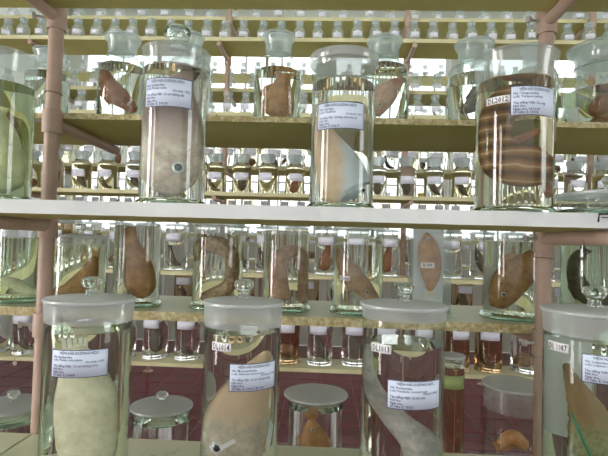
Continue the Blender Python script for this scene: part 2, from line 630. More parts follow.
def text_mesh(lines, size, align='LEFT', spacing=1.0):
    cu = bpy.data.curves.new('lettering_curve', 'FONT')
    cu.body = lines
    cu.size = size
    cu.align_x = align
    cu.space_line = spacing
    cu.resolution_u = 1
    cu.offset = size * .016
    cu.fill_mode = 'FRONT'
    o = bpy.data.objects.new('lettering_curve', cu)
    COL.objects.link(o)
    bpy.context.view_layer.update()
    me = bpy.data.meshes.new_from_object(o.evaluated_get(bpy.context.evaluated_depsgraph_get()))
    v = [tuple(x.co) for x in me.vertices]
    f = [tuple(p.vertices) for p in me.polygons]
    bpy.data.objects.remove(o)
    bpy.data.curves.remove(cu)
    bpy.data.meshes.remove(me)
    return v, f


def wrap_text(mb, v, f, r, amid, u0, v0, mi=0, fit=None):
    if not v:
        return
    if fit:
        x0, x1 = min(p[0] for p in v), max(p[0] for p in v)
        if x1 - x0 > fit:
            k = fit / (x1 - x0)
            v = [(p[0] * k, p[1], p[2]) for p in v]
    out = []
    for x, y, _ in v:
        a = amid + (u0 + x) / r
        out.append((r * math.sin(a), -r * math.cos(a), v0 + y))
    mb.add(out, f, mi)


def paper_label(jar, r, amid, w, z0, z1, body, title='VIỆN HẢI DƯƠNG HỌC', author=''):
    """framed museum label with its lines of print, glued on the glass"""
    da = w / r / 2
    lab = link('paper_label', cyl_strip(MB(), r + .0004, amid - da, amid + da, z0, z1).mesh('paper_label', M_paper), jar)
    lab['label'] = 'bluish white printed museum label with dark border'
    rt = r + .0012
    mb = MB()
    t = .0011
    for (u0, u1, v0, v1) in ((-w / 2, w / 2, z1 - t, z1), (-w / 2, w / 2, z0, z0 + t), (-w / 2, -w / 2 + t, z0, z1), (w / 2 - t, w / 2, z0, z1)):
        cyl_strip(mb, rt - .0001, amid + u0 / r, amid + u1 / r, v0, v1, 12 if u1 - u0 > .01 else 1, 0, .0001)
    H = z1 - z0
    s = H * .118
    v, f = text_mesh(title, s * 1.12, 'CENTER')
    wrap_text(mb, v, f, rt, amid, 0, z1 - H * .16, 0, w * .68)
    for k, ln in enumerate(body):
        if ln:
            v, f = text_mesh(ln, s)
            wrap_text(mb, v, f, rt, amid, -w / 2 + w * .04, z1 - H * (.29 + .108 * k), 0, w * .8)
    if author:
        v, f = text_mesh(author, s * .85)
        wrap_text(mb, v, f, rt, amid, w * .12, z1 - H * .47, 0, w * .34)
    link('lettering', mb.mesh('lettering', M_ink, False), lab)
    return lab


def code_label(jar, r, amid, w, h, zc, text, tilt=0.0):
    da = w / r / 2
    lab = link('code_label', cyl_strip(MB(), r + .0004, amid - da, amid + da, zc - h / 2, zc + h / 2, 6).mesh('code_label', M_paper2), jar)
    lab['label'] = 'small white code label reading ' + text
    mb = MB()
    v, f = text_mesh(text, h * .95, 'CENTER')
    wrap_text(mb, v, f, r + .0012, amid, 0, zc - h * .33, 0, w * .86)
    link('lettering', mb.mesh('lettering', M_ink2, False), lab)


def va(j, s):
    """angle on the jar wall that lies at fraction s of its radius as seen from the aisle"""
    return math.asin(s) - math.atan2(j.location.x, j.location.y)


def knob(parent, z, s=1.0, mat=None):
    k = MB().lathe([(0, z), (.0125 * s, z), (.0105 * s, z + .004 * s), (.0095 * s, z + .010 * s), (.0135 * s, z + .015 * s), (.0175 * s, z + .021 * s), (.0178 * s, z + .026 * s), (.0150 * s, z + .031 * s), (.008 * s, z + .033 * s), (0, z + .0335 * s)], 32)
    return link('knob', k.mesh('knob', mat or M_knob), parent)


TOPZ = {}


def museum_jar(label, cx, cyy, Y, zbase, wpx, toppy, liqpy=None, tint=(.95, .98, .93), lid='knob', flare=1.05, band=.036, glass=None, lidmat=None, group=None, knob_s=1.0, name='specimen_jar', foot=True, rim=None, lip=.006):
    """tall cylinder jar on a green glass foot, ground rim, lid with a knob; returns (empty, radius, height)"""
    glass = glass or M_thin
    c = W(cx, cyy, Y)
    r = wpx / 2 * Y / FPX
    h = W(cx, toppy, Y - (r if zbase > EYE else 0)).z - zbase
    zbase += .0008
    j = thing(name, label, 'specimen jar', (c.x, Y, zbase), group)
    band = min(band, h * .2)
    z1 = h - lip - band
    wall = MB().lathe([(r * .99, .0135), (r, .02), (r, z1 * .5), (r, z1)], 56)
    link('glass_wall', wall.mesh('glass_wall', glass), j)
    if foot:
        ft = MB().lathe([(0, .0125), (r * .96, .0125), (r * 1.0, .0130), (r * 1.05, .0105), (r * 1.095, .006), (r * 1.10, .003), (r * 1.08, .0006), (r * .9, .0003), (r * .6, .002), (0, .003)], 56)
        link('glass_foot', ft.mesh('glass_foot', M_foot), j)
    rim_ = MB().lathe([(r, z1), (r * 1.005, z1 + band * .3), (r * (1 + (flare - 1) * .6), z1 + band * .75), (r * flare, z1 + band)], 56)
    link('ground_rim', rim_.mesh('ground_rim', rim or M_frost), j)
    if lid:
        lr = r * flare * 1.03
        zl = z1 + band + .0004
        prof = [(0, zl), (lr * .985, zl), (lr, zl + .0015), (lr, zl + lip - .0018), (lr * .985, zl + lip), (lr * .7, zl + lip + .002), (lr * .3, zl + lip + .005), (0, zl + lip + .006)]
        if lid == 'disc':
            prof = prof[:5] + [(0, zl + lip)]
        ld = link('lid', MB().lathe(prof, 56).mesh('lid', lidmat or M_frost_dense, True, 50), j)
        if lid == 'knob':
            knob(ld, zl + lip + .0045, knob_s)
    if liqpy is not None:
        zl2 = W(cx, liqpy, Y - (r * .9 if zbase > EYE else 0)).z - zbase
        TOPZ[j.name] = zl2
        lq = MB().lathe([(0, .0135), (r * .955, .0135), (r * .97, .018), (r * .97, zl2 - .001), (r * .967, zl2), (0, zl2)], 56)
        link('liquid', lq.mesh('liquid', liquid_mat(tint), True, 50), j)
    return j, r, h


def reagent_bottle(label, cx, cyy, Y, zbase, wpx, toppy, liqpy, neck=.60, tint=(.93, .98, .94), group=None, glass=None):
    """round-shouldered bottle with a flared neck and a flat ground stopper"""
    glass = glass or M_thin_green
    c = W(cx, cyy, Y)
    r = wpx / 2 * Y / FPX
    h = W(cx, toppy, Y - r * neck).z - zbase
    rn = r * neck
    zbase += .0008
    j = thing('stoppered_bottle', label, 'bottle', (c.x, Y, zbase), group)
    zs = h * .60
    TOPZ[j.name] = zs
    prof = [(0, .003), (r * .8, .002), (r * .95, .002), (r, .01), (r, zs)]
    for k in range(1, 9):
        a = k / 8 * math.pi / 2
        prof.append((rn + (r - rn) * math.cos(a) ** .8 if k < 8 else rn, zs + h * .13 * math.sin(a)))
    prof += [(rn * .98, h * .78)]
    link('glass_wall', MB().lathe(prof, 48).mesh('glass_wall', glass), j)
    nk = [(rn * .98, h * .78), (rn * .99, h * .88), (rn * 1.06, h * .925), (rn * 1.18, h * .945), (rn * 1.2, h * .96), (rn * 1.12, h * .972)]
    link('neck', MB().lathe(nk, 48).mesh('neck', M_frost_blue), j)
    sp = [(0, h * .80), (rn * .80, h * .80), (rn * .9, h * .93), (rn * .93, h * .974), (rn * 1.22, h * .976), (rn * 1.26, h * .985), (rn * 1.22, h * .997), (rn * .9, h), (0, h)]
    link('stopper', MB().lathe(sp, 48).mesh('stopper', M_frost_blue, True, 40), j)
    if liqpy is not None:
        zl2 = min(W(cx, liqpy, Y - r * .8).z - zbase, h * .72)
        TOPZ[j.name] = min(zs, zl2)
        lp = [(0, .006), (r * .9, .006), (r * .965, .013), (r * .965, min(zs, zl2))]
        for k in range(1, 8):
            a = k / 8 * math.pi / 2
            z = zs + h * .13 * math.sin(a)
            if z < zl2 - .002:
                lp.append((.965 * (rn + (r - rn) * math.cos(a) ** .8), z))
        rl = lp[-1][0]
        if zl2 > lp[-1][1] + .0005:
            lp.append((rl * .985, zl2))
        lp.append((0, zl2))
        link('liquid', MB().lathe(lp, 48).mesh('liquid', liquid_mat(tint), True, 50), j)
    return j, r, h


# ------------------------------------------------------------------ specimens
def catmull(P, n):
    P = [np.array(p, float) for p in P]
    Q = [2 * P[0] - P[1]] + P + [2 * P[-1] - P[-2]]
    out = []
    segs = len(P) - 1
    for i in range(n):
        t = i / (n - 1) * segs
        k = min(int(t), segs - 1)
        u = t - k
        a, b, c, d = Q[k:k + 4]
        out.append(.5 * (2 * b + (c - a) * u + (2 * a - 5 * b + 4 * c - d) * u * u + (3 * b - a - 3 * c + d) * u ** 3))
    return out


def body_mesh(spine, hh, ht, mat, n=30, seg=16, lump=0.0):
    """tapering body along a bent spine; hh half height in the picture plane, ht half thickness"""
    pts = catmull([tuple(p) + (h, t) for p, h, t in zip(spine, hh, ht)], n)
    mb = MB()
    vs_, fs_ = [], []
    rnd = random.Random(len(spine) * 7 + int(abs(spine[0][0]) * 1e4))
    for i, p in enumerate(pts):
        q0, q1 = pts[max(i - 1, 0)], pts[min(i + 1, n - 1)]
        t = Vector(q1[:3] - q0[:3]).normalized()
        nn = t.cross(Vector((0, 1, 0)))
        nn = nn.normalized() if nn.length > 1e-4 else Vector((1, 0, 0))
        bb = nn.cross(t).normalized()
        cap = 1.0
        h, w = max(p[3], .0006) * cap, max(p[4], .0006) * cap
        for k in range(seg):
            a = 2 * math.pi * k / seg
            jit = 1 + rnd.uniform(-lump, lump)
            vs_.append(tuple(Vector(p[:3]) + nn * h * jit * math.cos(a) + bb * w * jit * math.sin(a)))
    for i in range(n - 1):
        for k in range(seg):
            k2 = (k + 1) % seg
            fs_.append((i * seg + k, (i + 1) * seg + k, (i + 1) * seg + k2, i * seg + k2))
    for e, i in ((-1, 0), (1, n - 1)):
        t = Vector(pts[min(i + 1, n - 1)][:3] - pts[max(i - 1, 0)][:3]).normalized()
        vs_.append(tuple(Vector(pts[i][:3]) + t * e * max(pts[i][3], .0006) * .55))
        c = len(vs_) - 1
        for k in range(seg):
            k2 = (k + 1) % seg
            fs_.append((c, i * seg + k, i * seg + k2) if e < 0 else (c, i * seg + k2, i * seg + k))
    mb.add(vs_, fs_)
    return mb.mesh('specimen_body', mat)


def fin_mesh(poly, th, mat, name='fin'):
    """thin web with ribs from a world outline (list of Vectors lying roughly in one xz plane)"""
    n = len(poly)
    mb = MB()
    f = [(p.x, p.y - th, p.z) for p in poly] + [(p.x, p.y + th, p.z) for p in poly]
    fs_ = [tuple(range(n)), tuple(range(2 * n - 1, n - 1, -1))]
    fs_ += [(k, n + k, n + (k + 1) % n, (k + 1) % n) for k in range(n)]
    return mb.add(f, fs_).mesh(name, mat, False)


class Inside:
    """turns photo pixels into points inside a jar, allowing for the fluid that widens what it holds"""
    def __init__(s, jar, r, cx, Y, mag=1.30, rl=.95):
        s.c = jar.location.copy(); s.top = TOPZ.get(jar.name, 9.0); s.r = r; s.Y = Y; s.mag = mag; s.lim = r * rl * .93
        s.k = Y / FPX

    def p(s, px, py, dy=0.0):
        w = W(px, py, s.Y)
        x = (w.x - s.c.x) / s.mag
        x = max(-s.lim, min(s.lim, x))
        return Vector((s.c.x + x, s.Y + dy, max(w.z, s.c.z + .016)))


def hold_in(me, ins, zbot, off=Vector((0, 0, 0))):
    """keeps a specimen clear of the jar's wall and floor"""
    lim = ins.r * .93
    for v in me.vertices:
        x, y = v.co.x + off.x - ins.c.x, v.co.y + off.y - ins.c.y
        d = math.hypot(x, y)
        if d > lim:
            v.co.x, v.co.y = ins.c.x - off.x + x * lim / d, ins.c.y - off.y + y * lim / d
        v.co.z = min(max(v.co.z, ins.c.z + zbot - off.z), ins.c.z + ins.top - .002 - off.z)
    me.update()


def specimen(label, cat, name, ins, pts, hh, mat, flat_=.5, dys=None, eye=None, fins=(), finmat=None, eye_r=3.2, zbot=.0165, lump=0.0):
    """a preserved animal drawn through pixel points; never leaves the fluid"""
    sp, H, T = [], [], []
    for i, ((px, py), h) in enumerate(zip(pts, hh)):
        dy = (dys[i] if dys else 0.0) * ins.r
        p = ins.p(px, py, dy)
        # direction of the spine here decides how much of the half height is squeezed by the fluid's magnification
        a = Vector(pts[max(i - 1, 0)]); b = Vector(pts[min(i + 1, len(pts) - 1)])
        d = (b - a).normalized()
        k = abs(d.y) / ins.mag + (1 - abs(d.y))
        hw = h * ins.k * k
        room = ins.lim
        x = p.x - ins.c.x
        ext = hw * abs(d.y)
        if abs(x) + ext > room:
            x = math.copysign(max(room - ext, 0), x)
            hw = min(hw, room)
        p.x = ins.c.x + x
        lo = ins.c.z + zbot + hw * abs(d.x)
        if i in (0, len(pts) - 1):
            lo += hw * .55 * abs(d.y)
        p.z = max(p.z, lo)
        chord = math.sqrt(max((ins.r * .93) ** 2 - (abs(x) + ext * .75) ** 2, (ins.r * .12) ** 2))
        t = min(hw * flat_, chord - abs(dy)) if chord - abs(dy) > .003 else .003
        sp.append(tuple(p)); H.append(hw); T.append(max(t, .0015))
    c0 = Vector(sp[0])
    me = body_mesh(sp, H, T, mat, lump=lump)
    hold_in(me, ins, zbot)
    o = tag(link(name, me), label, cat)
    # move the origin to the specimen's lowest middle point
    lo = Vector((ins.c.x, ins.Y, min(v.co.z for v in me.vertices)))
    me.transform(Matrix.Translation(-lo))
    o.location = lo
    if eye:
        e = ins.p(*eye)
        # on the surface that faces the aisle
        best = min(me.vertices, key=lambda v: (v.co.x + lo.x - e.x) ** 2 + (v.co.z + lo.z - e.z) ** 2 + (0 if v.co.y < 0 else 1))
        er = eye_r * ins.k
        q = Vector((e.x - lo.x, best.co.y, e.z - lo.z))
        em = MB().lathe([(0, -er * .45)] + [(er * math.cos(a), er * .45 * math.sin(a)) for a in np.linspace(-1.2, 1.2, 7)] + [(0, er * .45)], 18)
        ey = link('eye', em.mesh('eye', M_eye), o, q, (math.pi / 2, 0, 0))
        pm = MB().lathe([(0, er * .25), (er * .55, er * .3), (er * .5, er * .5), (er * .2, er * .56), (0, er * .57)], 16)
        link('pupil', pm.mesh('pupil', M_pupil), ey)
    if not fins and cat == 'fish':
        a, b = Vector(pts[0]), Vector(pts[1])
        d = (a - b).normalized(); q = Vector((-d.y, d.x)); m_ = max(hh)
        fins = [('tail_fin', [tuple(a - d * 2 + q * hh[0] * .6), tuple(a + d * m_ * .8 + q * m_ * .75), tuple(a + d * m_ * .55), tuple(a + d * m_ * .8 - q * m_ * .75), tuple(a - d * 2 - q * hh[0] * .6)])]
        k = len(pts) // 2
        a, b = Vector(pts[k]), Vector(pts[k - 1])
        d = (a - b).normalized(); q = Vector((-d.y, d.x))
        fins.append(('dorsal_fin', [tuple(b + q * hh[k - 1] * .9), tuple(b + d * m_ * .3 + q * (hh[k - 1] + m_ * .45)), tuple(a + q * (hh[k] + m_ * .25)), tuple(a + q * hh[k] * .9)]))
    for nm, poly in fins:
        pw = [ins.p(*q) - lo for q in poly]
        fm = fin_mesh(pw, .0008, finmat or mat, nm)
        hold_in(fm, ins, zbot, lo)
        link(nm, fm, o)
    return o


S_silver = skin((.46, .35, .26), (.88, .80, .69), (.40, .30, .26), 15, .35, 'Z')
S_tan = skin((.66, .46, .27), (.78, .60, .40), (.58, .66, .68), 14, .4, 'X')
S_brown = skin((.20, .11, .05), (.42, .26, .13), None, 26)
S_redbrown = skin((.22, .08, .03), (.44, .20, .09), None, 24)
S_orange = skin((.36, .16, .045), (.58, .32, .12), None, 22)
S_pale = skin((.62, .60, .44), (.80, .79, .64), None, 18)
S_palegreen = skin((.66, .62, .44), (.90, .86, .70), None, 16)
S_pink = skin((.44, .25, .16), (.70, .48, .34), None, 20)
S_grey = skin((.30, .28, .25), (.58, .56, .52), None, 20)
S_moss = skin((.14, .17, .07), (.40, .38, .18), (.32, .19, .08), 36, .5, 'Z')
S_dark = skin((.07, .05, .03), (.20, .15, .09), None, 26)
S_eel = skin((.26, .15, .07), (.64, .46, .28), None, 45)
S_fin = skin((.66, .62, .50), (.80, .77, .66), None, 30)

MAG = 1.28
YA = .93
# ---- white board A
jA1, r, h = museum_jar('tall jar of greenish fluid cut by the photo edge on white board', -1, 130, YA, zA, 64, 44, 78, (.66, .76, .50), 'disc', glass=M_thin_green, lidmat=M_frost)
paper_label(jA1, r, va(jA1, -.66), .06, .150, .205, ['Họ: Serranidae', 'Loài: Epinephelus', '', 'Tên tiếng Việt: Cá mú', 'Nơi thu:', 'Ngày thu:', 'Số hiệu: E. 50021'])
I = Inside(jA1, r, 0, YA, MAG)
specimen('pale greenish fish lying in the jar at the white board left edge', 'fish', 'preserved_fish', I, [(-20, 95), (-8, 122), (4, 150), (6, 176), (4, 190)], [4, 16, 24, 25, 14], S_palegreen, .6, fins=[('dorsal_fin', [(8, 112), (22, 128), (28, 150), (16, 148), (4, 128)])], finmat=S_moss)

jA2, r, h = museum_jar('tall round-knobbed jar holding a silvery fish head down on white board', 174.5, 120, YA, zA, 65, 41, 62, (.95, .97, .92), 'knob', knob_s=1.5, flare=1.04, lidmat=M_frost)
paper_label(jA2, r, va(jA2, -.25), .094, W(174, 107, YA - r).z - zA, W(174, 78, YA - r).z - zA, ['Họ: Ephippidae', 'Loài: Platax teira', '', 'Tên tiếng Việt: Cá tai tượng dài', 'Nơi thu:', 'Ngày thu:', 'Số hiệu: E. 50214'], author='(Forsskål, 1775)')
I = Inside(jA2, r, 174, YA, MAG)
specimen('silvery mottled fish standing on its head with one large eye', 'fish', 'preserved_fish', I, [(190, 74), (178, 92), (172, 120), (172, 150), (170, 178), (167, 197)], [5, 18, 33, 35, 28, 12], S_silver, .58, eye=(185, 170), eye_r=6.6,
         fins=[('tail_fin', [(195, 66), (202, 72), (196, 82), (184, 84), (182, 72)]), ('pectoral_fin', [(178, 140), (190, 128), (192, 138), (184, 148)])], finmat=S_dark)

jA3, r, h = museum_jar('tall jar with flat frosted disc lid and pale wedge fish', 342.5, 125, YA, zA, 64, 46, 77, (.95, .97, .93), 'disc', flare=1.05, band=.010, lip=.017, lidmat=M_frost_rim)
paper_label(jA3, r, va(jA3, -.08), .092, W(342, 129, YA - r).z - zA, W(342, 102, YA - r).z - zA, ['Họ: Labridae', 'Loài: Cheilinus', '', 'Tên tiếng Việt: Cá bàng chài mõm cọ', 'Nơi thu:', 'Ngày thu:', 'Số hiệu: E. 50317'], author='(Lacepède, 1801)')
I = Inside(jA3, r, 342, YA, MAG)
specimen('pale tan wedge-shaped fish with bluish flank under the label', 'fish', 'preserved_fish', I, [(318, 118), (326, 140), (338, 165), (346, 188), (349, 205)], [4, 13, 22, 26, 20], S_tan, .55, eye=(364, 191), eye_r=3.4,
         fins=[('tail_fin', [(312, 106), (326, 104), (324, 124), (316, 124)]), ('dorsal_fin', [(316, 130), (313, 160), (322, 190), (326, 180), (324, 150)])], finmat=S_fin)

jA4, r, h = museum_jar('wide jar coded DL2012 holding a striped brown coiled fish', 514, 130, YA - .01, zA, 73, 44, 74, (.90, .86, .70), 'disc', flare=1.07, band=.045, glass=M_thin_green, lidmat=M_frost)
code_label(jA4, r, va(jA4, -.40), .044, .0135, W(500, 99, YA - r).z - zA, 'DL2012')
paper_label(jA4, r, va(jA4, .50), .086, W(530, 117, YA - r).z - zA, W(530, 88, YA - r).z - zA, ['Họ: Terapontidae', 'Loài: Terapon jarbua', '', 'Tên tiếng Việt: Cá ong', 'Nơi thu:', 'Ngày thu: 14.10.09', 'Số hiệu: E. 50015'])
I = Inside(jA4, r, 514, YA - .01, MAG)
mt, nt, out = new_mat('striped_brown_skin')
b_ = N(nt, 'ShaderNodeBsdfPrincipled'); b_.inputs['Roughness'].default_value = .4
tc_ = N(nt, 'ShaderNodeTexCoord')
wv_ = N(nt, 'ShaderNodeTexWave', wave_type='BANDS', bands_direction='Z'); wv_.inputs['Scale'].default_value = 13; wv_.inputs['Distortion'].default_value = 3.5; wv_.inputs['Detail'].default_value = 2
nt.links.new(tc_.outputs['Object'], wv_.inputs['Vector'])
rp_ = N(nt, 'ShaderNodeValToRGB')
rp_.color_ramp.elements.new(.93)
for k, (ps, cc) in enumerate([(0, (.13, .06, .02)), (.93, (.34, .17, .06)), (1.0, (.50, .36, .22))]):
    rp_.color_ramp.elements[k].position = ps
    rp_.color_ramp.elements[k].color = c4(cc)
nt.links.new(wv_.outputs['Fac'], rp_.inputs['Fac']); nt.links.new(rp_.outputs[0], b_.inputs['Base Color']); nt.links.new(b_.outputs[0], out.inputs[0])
S_stripe = mt
specimen('brown striped fish bent double filling the wide jar', 'fish', 'preserved_fish', I, [(545, 172), (524, 168), (500, 160), (488, 140), (498, 116), (516, 102), (534, 96)], [14, 22, 24, 20, 18, 17, 10], S_stripe, .62, dys=[-.15, -.2, -.12, 0, .08, .1, .1],
         fins=[('pectoral_fin', [(504, 142), (536, 131), (538, 135), (512, 150)]), ('tail_fin', [(538, 186), (549, 178), (551, 196), (542, 198)])], finmat=S_redbrown)

jA5, r, h = museum_jar('low wide frosted dish with a small knob at the board end', 611, 200, YA - .02, zA, 94, 189, None, lid='knob', band=.02, flare=1.02, knob_s=.9, name='specimen_dish', lidmat=M_frost_dense)

# black wire hook on the edge of the white board
hk = W(598, 222, .797)
hb = MB().tube([(0, 0, 0), (0, -.002, .0125), (.03, -.002, .0135)], .0016, 8).tube([(.004, -.002, .007), (.03, -.002, .008)], .0009, 6)
tag(link('wire_hook', hb.mesh('wire_hook', M_black), None, hk + Vector((0, -.001, 0))), 'small black wire hook on the face of the white board', 'hook')

# ---- shelf B: stoppered bottles
YB = 1.20
bots = [
    ('B1', 122, 75, YB, 46, 31, 62, .64, 'blue-necked bottle with brown fish between left post and silvery fish jar'),
    ('B2', 278, 75, YB, 48, 30, 67, .56, 'blue-necked bottle with orange-brown fish in the middle of its shelf'),
    ('B3', 384, 75, YB, 48, 34, 62, .60, 'blue-necked bottle with pale slanting fish behind the disc-lidded jar'),
    ('B0', 48, 75, YB + .02, 42, 46, 70, .58, 'greenish bottle half hidden behind the left pipe post'),
    ('B4', 474, 80, YB, 52, 37, 72, .60, 'clear bottle peeping out left of the jar coded DL2012'),
    ('B6', 535, 75, YB + .03, 42, 42, 66, .55, 'clear bottle peeping out between DL2012 jar and right post'),
    ('B5', 606, 80, YB - .02, 78, 36, 84, .72, 'big wide-mouthed bottle of green fluid at the photo right edge'),
    ('B7', 190, 60, YB + .04, 44, 31, 66, .52, 'clear bottle standing behind the silvery fish jar lid'),
]
BJ = {}
for key, cx, cyy, Y, w, top, lq, nk, lab in bots:
    BJ[key] = (*reagent_bottle(lab, cx, cyy, Y, zB, w, top, lq, nk, (.86, .95, .88) if key in ('B0', 'B5') else (.94, .98, .94)), cx, Y)
def insB(key):
    j, r, h, cx, Y = BJ[key]
    return Inside(j, r, cx, Y, MAG)
specimen('dark brown slender fish slanting in the bottle by the left post', 'fish', 'preserved_fish', insB('B1'), [(104, 68), (109, 84), (120, 98), (136, 110)], [3, 8, 10, 5], S_redbrown, .6, zbot=.008, eye=(131, 105), eye_r=1.8)
specimen('orange-brown triangular ray in the middle bottle', 'fish', 'preserved_ray', insB('B2'), [(284, 76), (282, 86), (279, 100), (277, 112)], [6, 9, 15, 17], S_orange, .5, zbot=.008)
specimen('pale pink fish slanting in the bottle behind the disc lid', 'fish', 'preserved_fish', insB('B3'), [(398, 82), (390, 90), (382, 102), (374, 114)], [5, 9, 10, 7], S_pink, .55, zbot=.008, eye=(379, 106), eye_r=1.8)
specimen('dark red-brown fish in the big green fluid bottle', 'fish', 'preserved_fish', insB('B5'), [(616, 97), (604, 104), (592, 112)], [8, 10, 6], S_redbrown, .6, zbot=.008)
specimen('dark fish low in the bottle left of the DL2012 jar', 'fish', 'preserved_fish', insB('B4'), [(482, 90), (474, 104), (462, 112)], [5, 8, 4], S_dark, .6, zbot=.008)

# ---- shelf C
YC = 1.20
defs = [
    ('C1', 20, 46, 228, 238, (.80, .92, .70), 'knob', 1.01, 'squat jar of green fluid left of the pipe post'),
    ('C2', 79, 52, 236, 243, (.85, .92, .72), 'knob', 1.02, 'frosted-lidded jar with brown fish right of the left pipe post'),
    ('C3', 137, 46, 216, 226, (.93, .96, .90), 'disc', 1.03, 'tall narrow jar holding a brown skate-shaped specimen'),
    ('C4', 218, 50, 224, 233, (.90, .92, .80), 'disc', 1.01, 'jar with a looped brown eel above the DL1014 lid'),
    ('C5', 286, 46, 224, 231, (.90, .90, .78), 'disc', 1.01, 'jar with a folded pinkish eel right of the looped eel'),
    ('C6', 358, 50, 228, 245, (.88, .93, .80), 'disc', 1.0, 'jar with a slender fish slanting above a small label'),
    ('C8', 513, 56, 228, 242, (.86, .92, .80), 'disc', 1.02, 'wide jar with a fat brown fish beside the right post'),
    ('C9', 596, 62, 230, 242, (.76, .88, .68), 'disc', 1.02, 'jar with a dark curled fish right of the right post'),
]
CJ = {}
for key, cx, w, top, lq, tint, lid, fl, lab in defs:
    CJ[key] = (*museum_jar(lab, cx, 270, YC, zC, w, top, lq, tint, lid, fl, .022, group=None, knob_s=.8, glass=M_thin_green if key in ('C1', 'C9') else M_thin), cx)
def insC(key):
    j, r, h, cx = CJ[key]
    return Inside(j, r, cx, YC, MAG)
specimen('pale green slender fish slanting in the squat green jar', 'fish', 'preserved_fish', insC('C1'), [(0, 276), (16, 283), (30, 291), (41, 299)], [3, 6, 6, 3], S_palegreen, .6)
specimen('brown fish with raised forked tail in the frosted-lidded jar', 'fish', 'preserved_fish', insC('C2'), [(58, 293), (74, 288), (88, 275), (96, 258)], [4, 10, 11, 5], S_orange, .6, fins=[('tail_fin', [(94, 262), (90, 246), (97, 252), (104, 246), (100, 262)])])
specimen('brown skate-shaped specimen hanging in the tall narrow jar', 'skate', 'preserved_skate', insC('C3'), [(131, 228), (133, 243), (139, 264), (142, 284), (142, 298)], [5, 7, 14, 17, 10], S_orange, .45)
specimen('looped brown eel filling its jar', 'eel', 'preserved_eel', insC('C4'), [(196, 260), (202, 248), (217, 245), (232, 253), (236, 270), (230, 285), (214, 293), (202, 298)], [5, 8, 9, 9, 9, 8, 7, 4], S_eel, .8, dys=[.3, .1, -.1, -.2, -.2, -.1, .1, .2])
specimen('folded pinkish eel standing in its jar', 'eel', 'preserved_eel', insC('C5'), [(280, 304), (279, 288), (278, 268), (284, 254), (296, 252), (303, 264), (303, 284), (302, 302)], [11, 11, 10, 8, 7, 7, 7, 7], S_pink, .8, dys=[-.3, -.3, -.25, -.1, .1, .2, .2, .2])
specimen('slender brownish fish slanting behind a small white label', 'fish', 'preserved_fish', insC('C6'), [(336, 250), (346, 266), (360, 284), (376, 300)], [4, 9, 10, 4], S_pink, .6, eye=(367, 291), eye_r=1.7)
specimen('fat brown fish with pale belly leaning in the wide jar', 'fish', 'preserved_fish', insC('C8'), [(534, 254), (527, 262), (514, 276), (500, 296), (492, 304)], [7, 11, 17, 14, 8], S_orange, .6, eye=(499, 293), eye_r=2.2)
specimen('dark curled fish in the jar right of the right post', 'fish', 'preserved_fish', insC('C9'), [(582, 253), (574, 262), (573, 276), (584, 292), (602, 300), (618, 296)], [6, 9, 10, 10, 8, 5], S_dark, .6)
tag(link('backing_card', MB().box((-.018, -.001, 0), (.018, .001, .105)).mesh('backing_card', M_paper2, False), None, CJ['C8'][0].location + Vector((.37, .93, 0)) * CJ['C8'][1] * .3 + Vector((.93, -.37, 0)) * CJ['C8'][1] * -.5 + Vector((0, 0, .016)), (0, 0, -.38)), 'white card standing in the wide jar beside the right post', 'card')
code_label(CJ['C6'][0], CJ['C6'][1], va(CJ['C6'][0], -.5), .028, .011, W(345, 277, YC).z - zC, 'DL 965')

# flat-sided tall jar with a fish mounted on a white plate
c = W(428, 265, YC)
wC, dC, hC = .0465, .036, W(428, 224, YC).z - zC
j7 = thing('specimen_tank', 'flat-sided clear tank with a fish mounted on a white plate', 'specimen tank', (c.x, YC - .01, zC + .0008))
mb = MB()
for lo, hi in (((-wC, -dC, .006), (wC, -dC + .003, hC)), ((-wC, dC - .003, .006), (wC, dC, hC)), ((-wC, -dC + .003, .006), (-wC + .003, dC - .003, hC)), ((wC - .003, -dC + .003, .006), (wC, dC - .003, hC))):
    link('glass_pane', MB().box(lo, hi).mesh('glass_pane', M_thin, False), j7)
link('base', MB().box((-wC - .003, -dC - .003, 0), (wC + .003, dC + .003, .006)).mesh('base', M_frost, False), j7)
link('lid', MB().box((-wC - .002, -dC - .002, hC), (wC + .002, dC + .002, hC + .005)).mesh('lid', M_frost_dense, False), j7)
link('backing_plate', MB().box((-wC + .005, dC - .010, .007), (wC - .005, dC - .006, hC - .004)).mesh('backing_plate', flat('white_plate', (.80, .84, .86), .4), False), j7)
lb = link('code_label', MB().box((-.027, -dC - .0006, W(423, 267, YC).z - zC - .001), (.005, -dC - .0001, W(423, 262, YC).z - zC)).mesh('code_label', M_paper2, False), j7)
v, f = text_mesh('DL 1019', .010, 'CENTER')
zt = W(423, 266, YC).z - zC
link('lettering', MB().add([(x * .62 - .011, -dC - .0009, zt + y) for x, y, _ in v], f).mesh('lettering', M_ink2, False), lb)
I7 = Inside(j7, .05, 428, YC, 1.0)
I7.Y = YC - .005
specimen('brown fish mounted head up on the white plate', 'fish', 'preserved_fish', I7, [(427, 234), (428, 244), (430, 260), (431, 276), (430, 290)], [3, 9, 11, 9, 3], S_orange, .30, eye=(428, 239), eye_r=1.6, zbot=.008,
         fins=[('tail_fin', [(427, 286), (422, 300), (430, 296), (438, 300), (433, 286)])], finmat=S_pale)

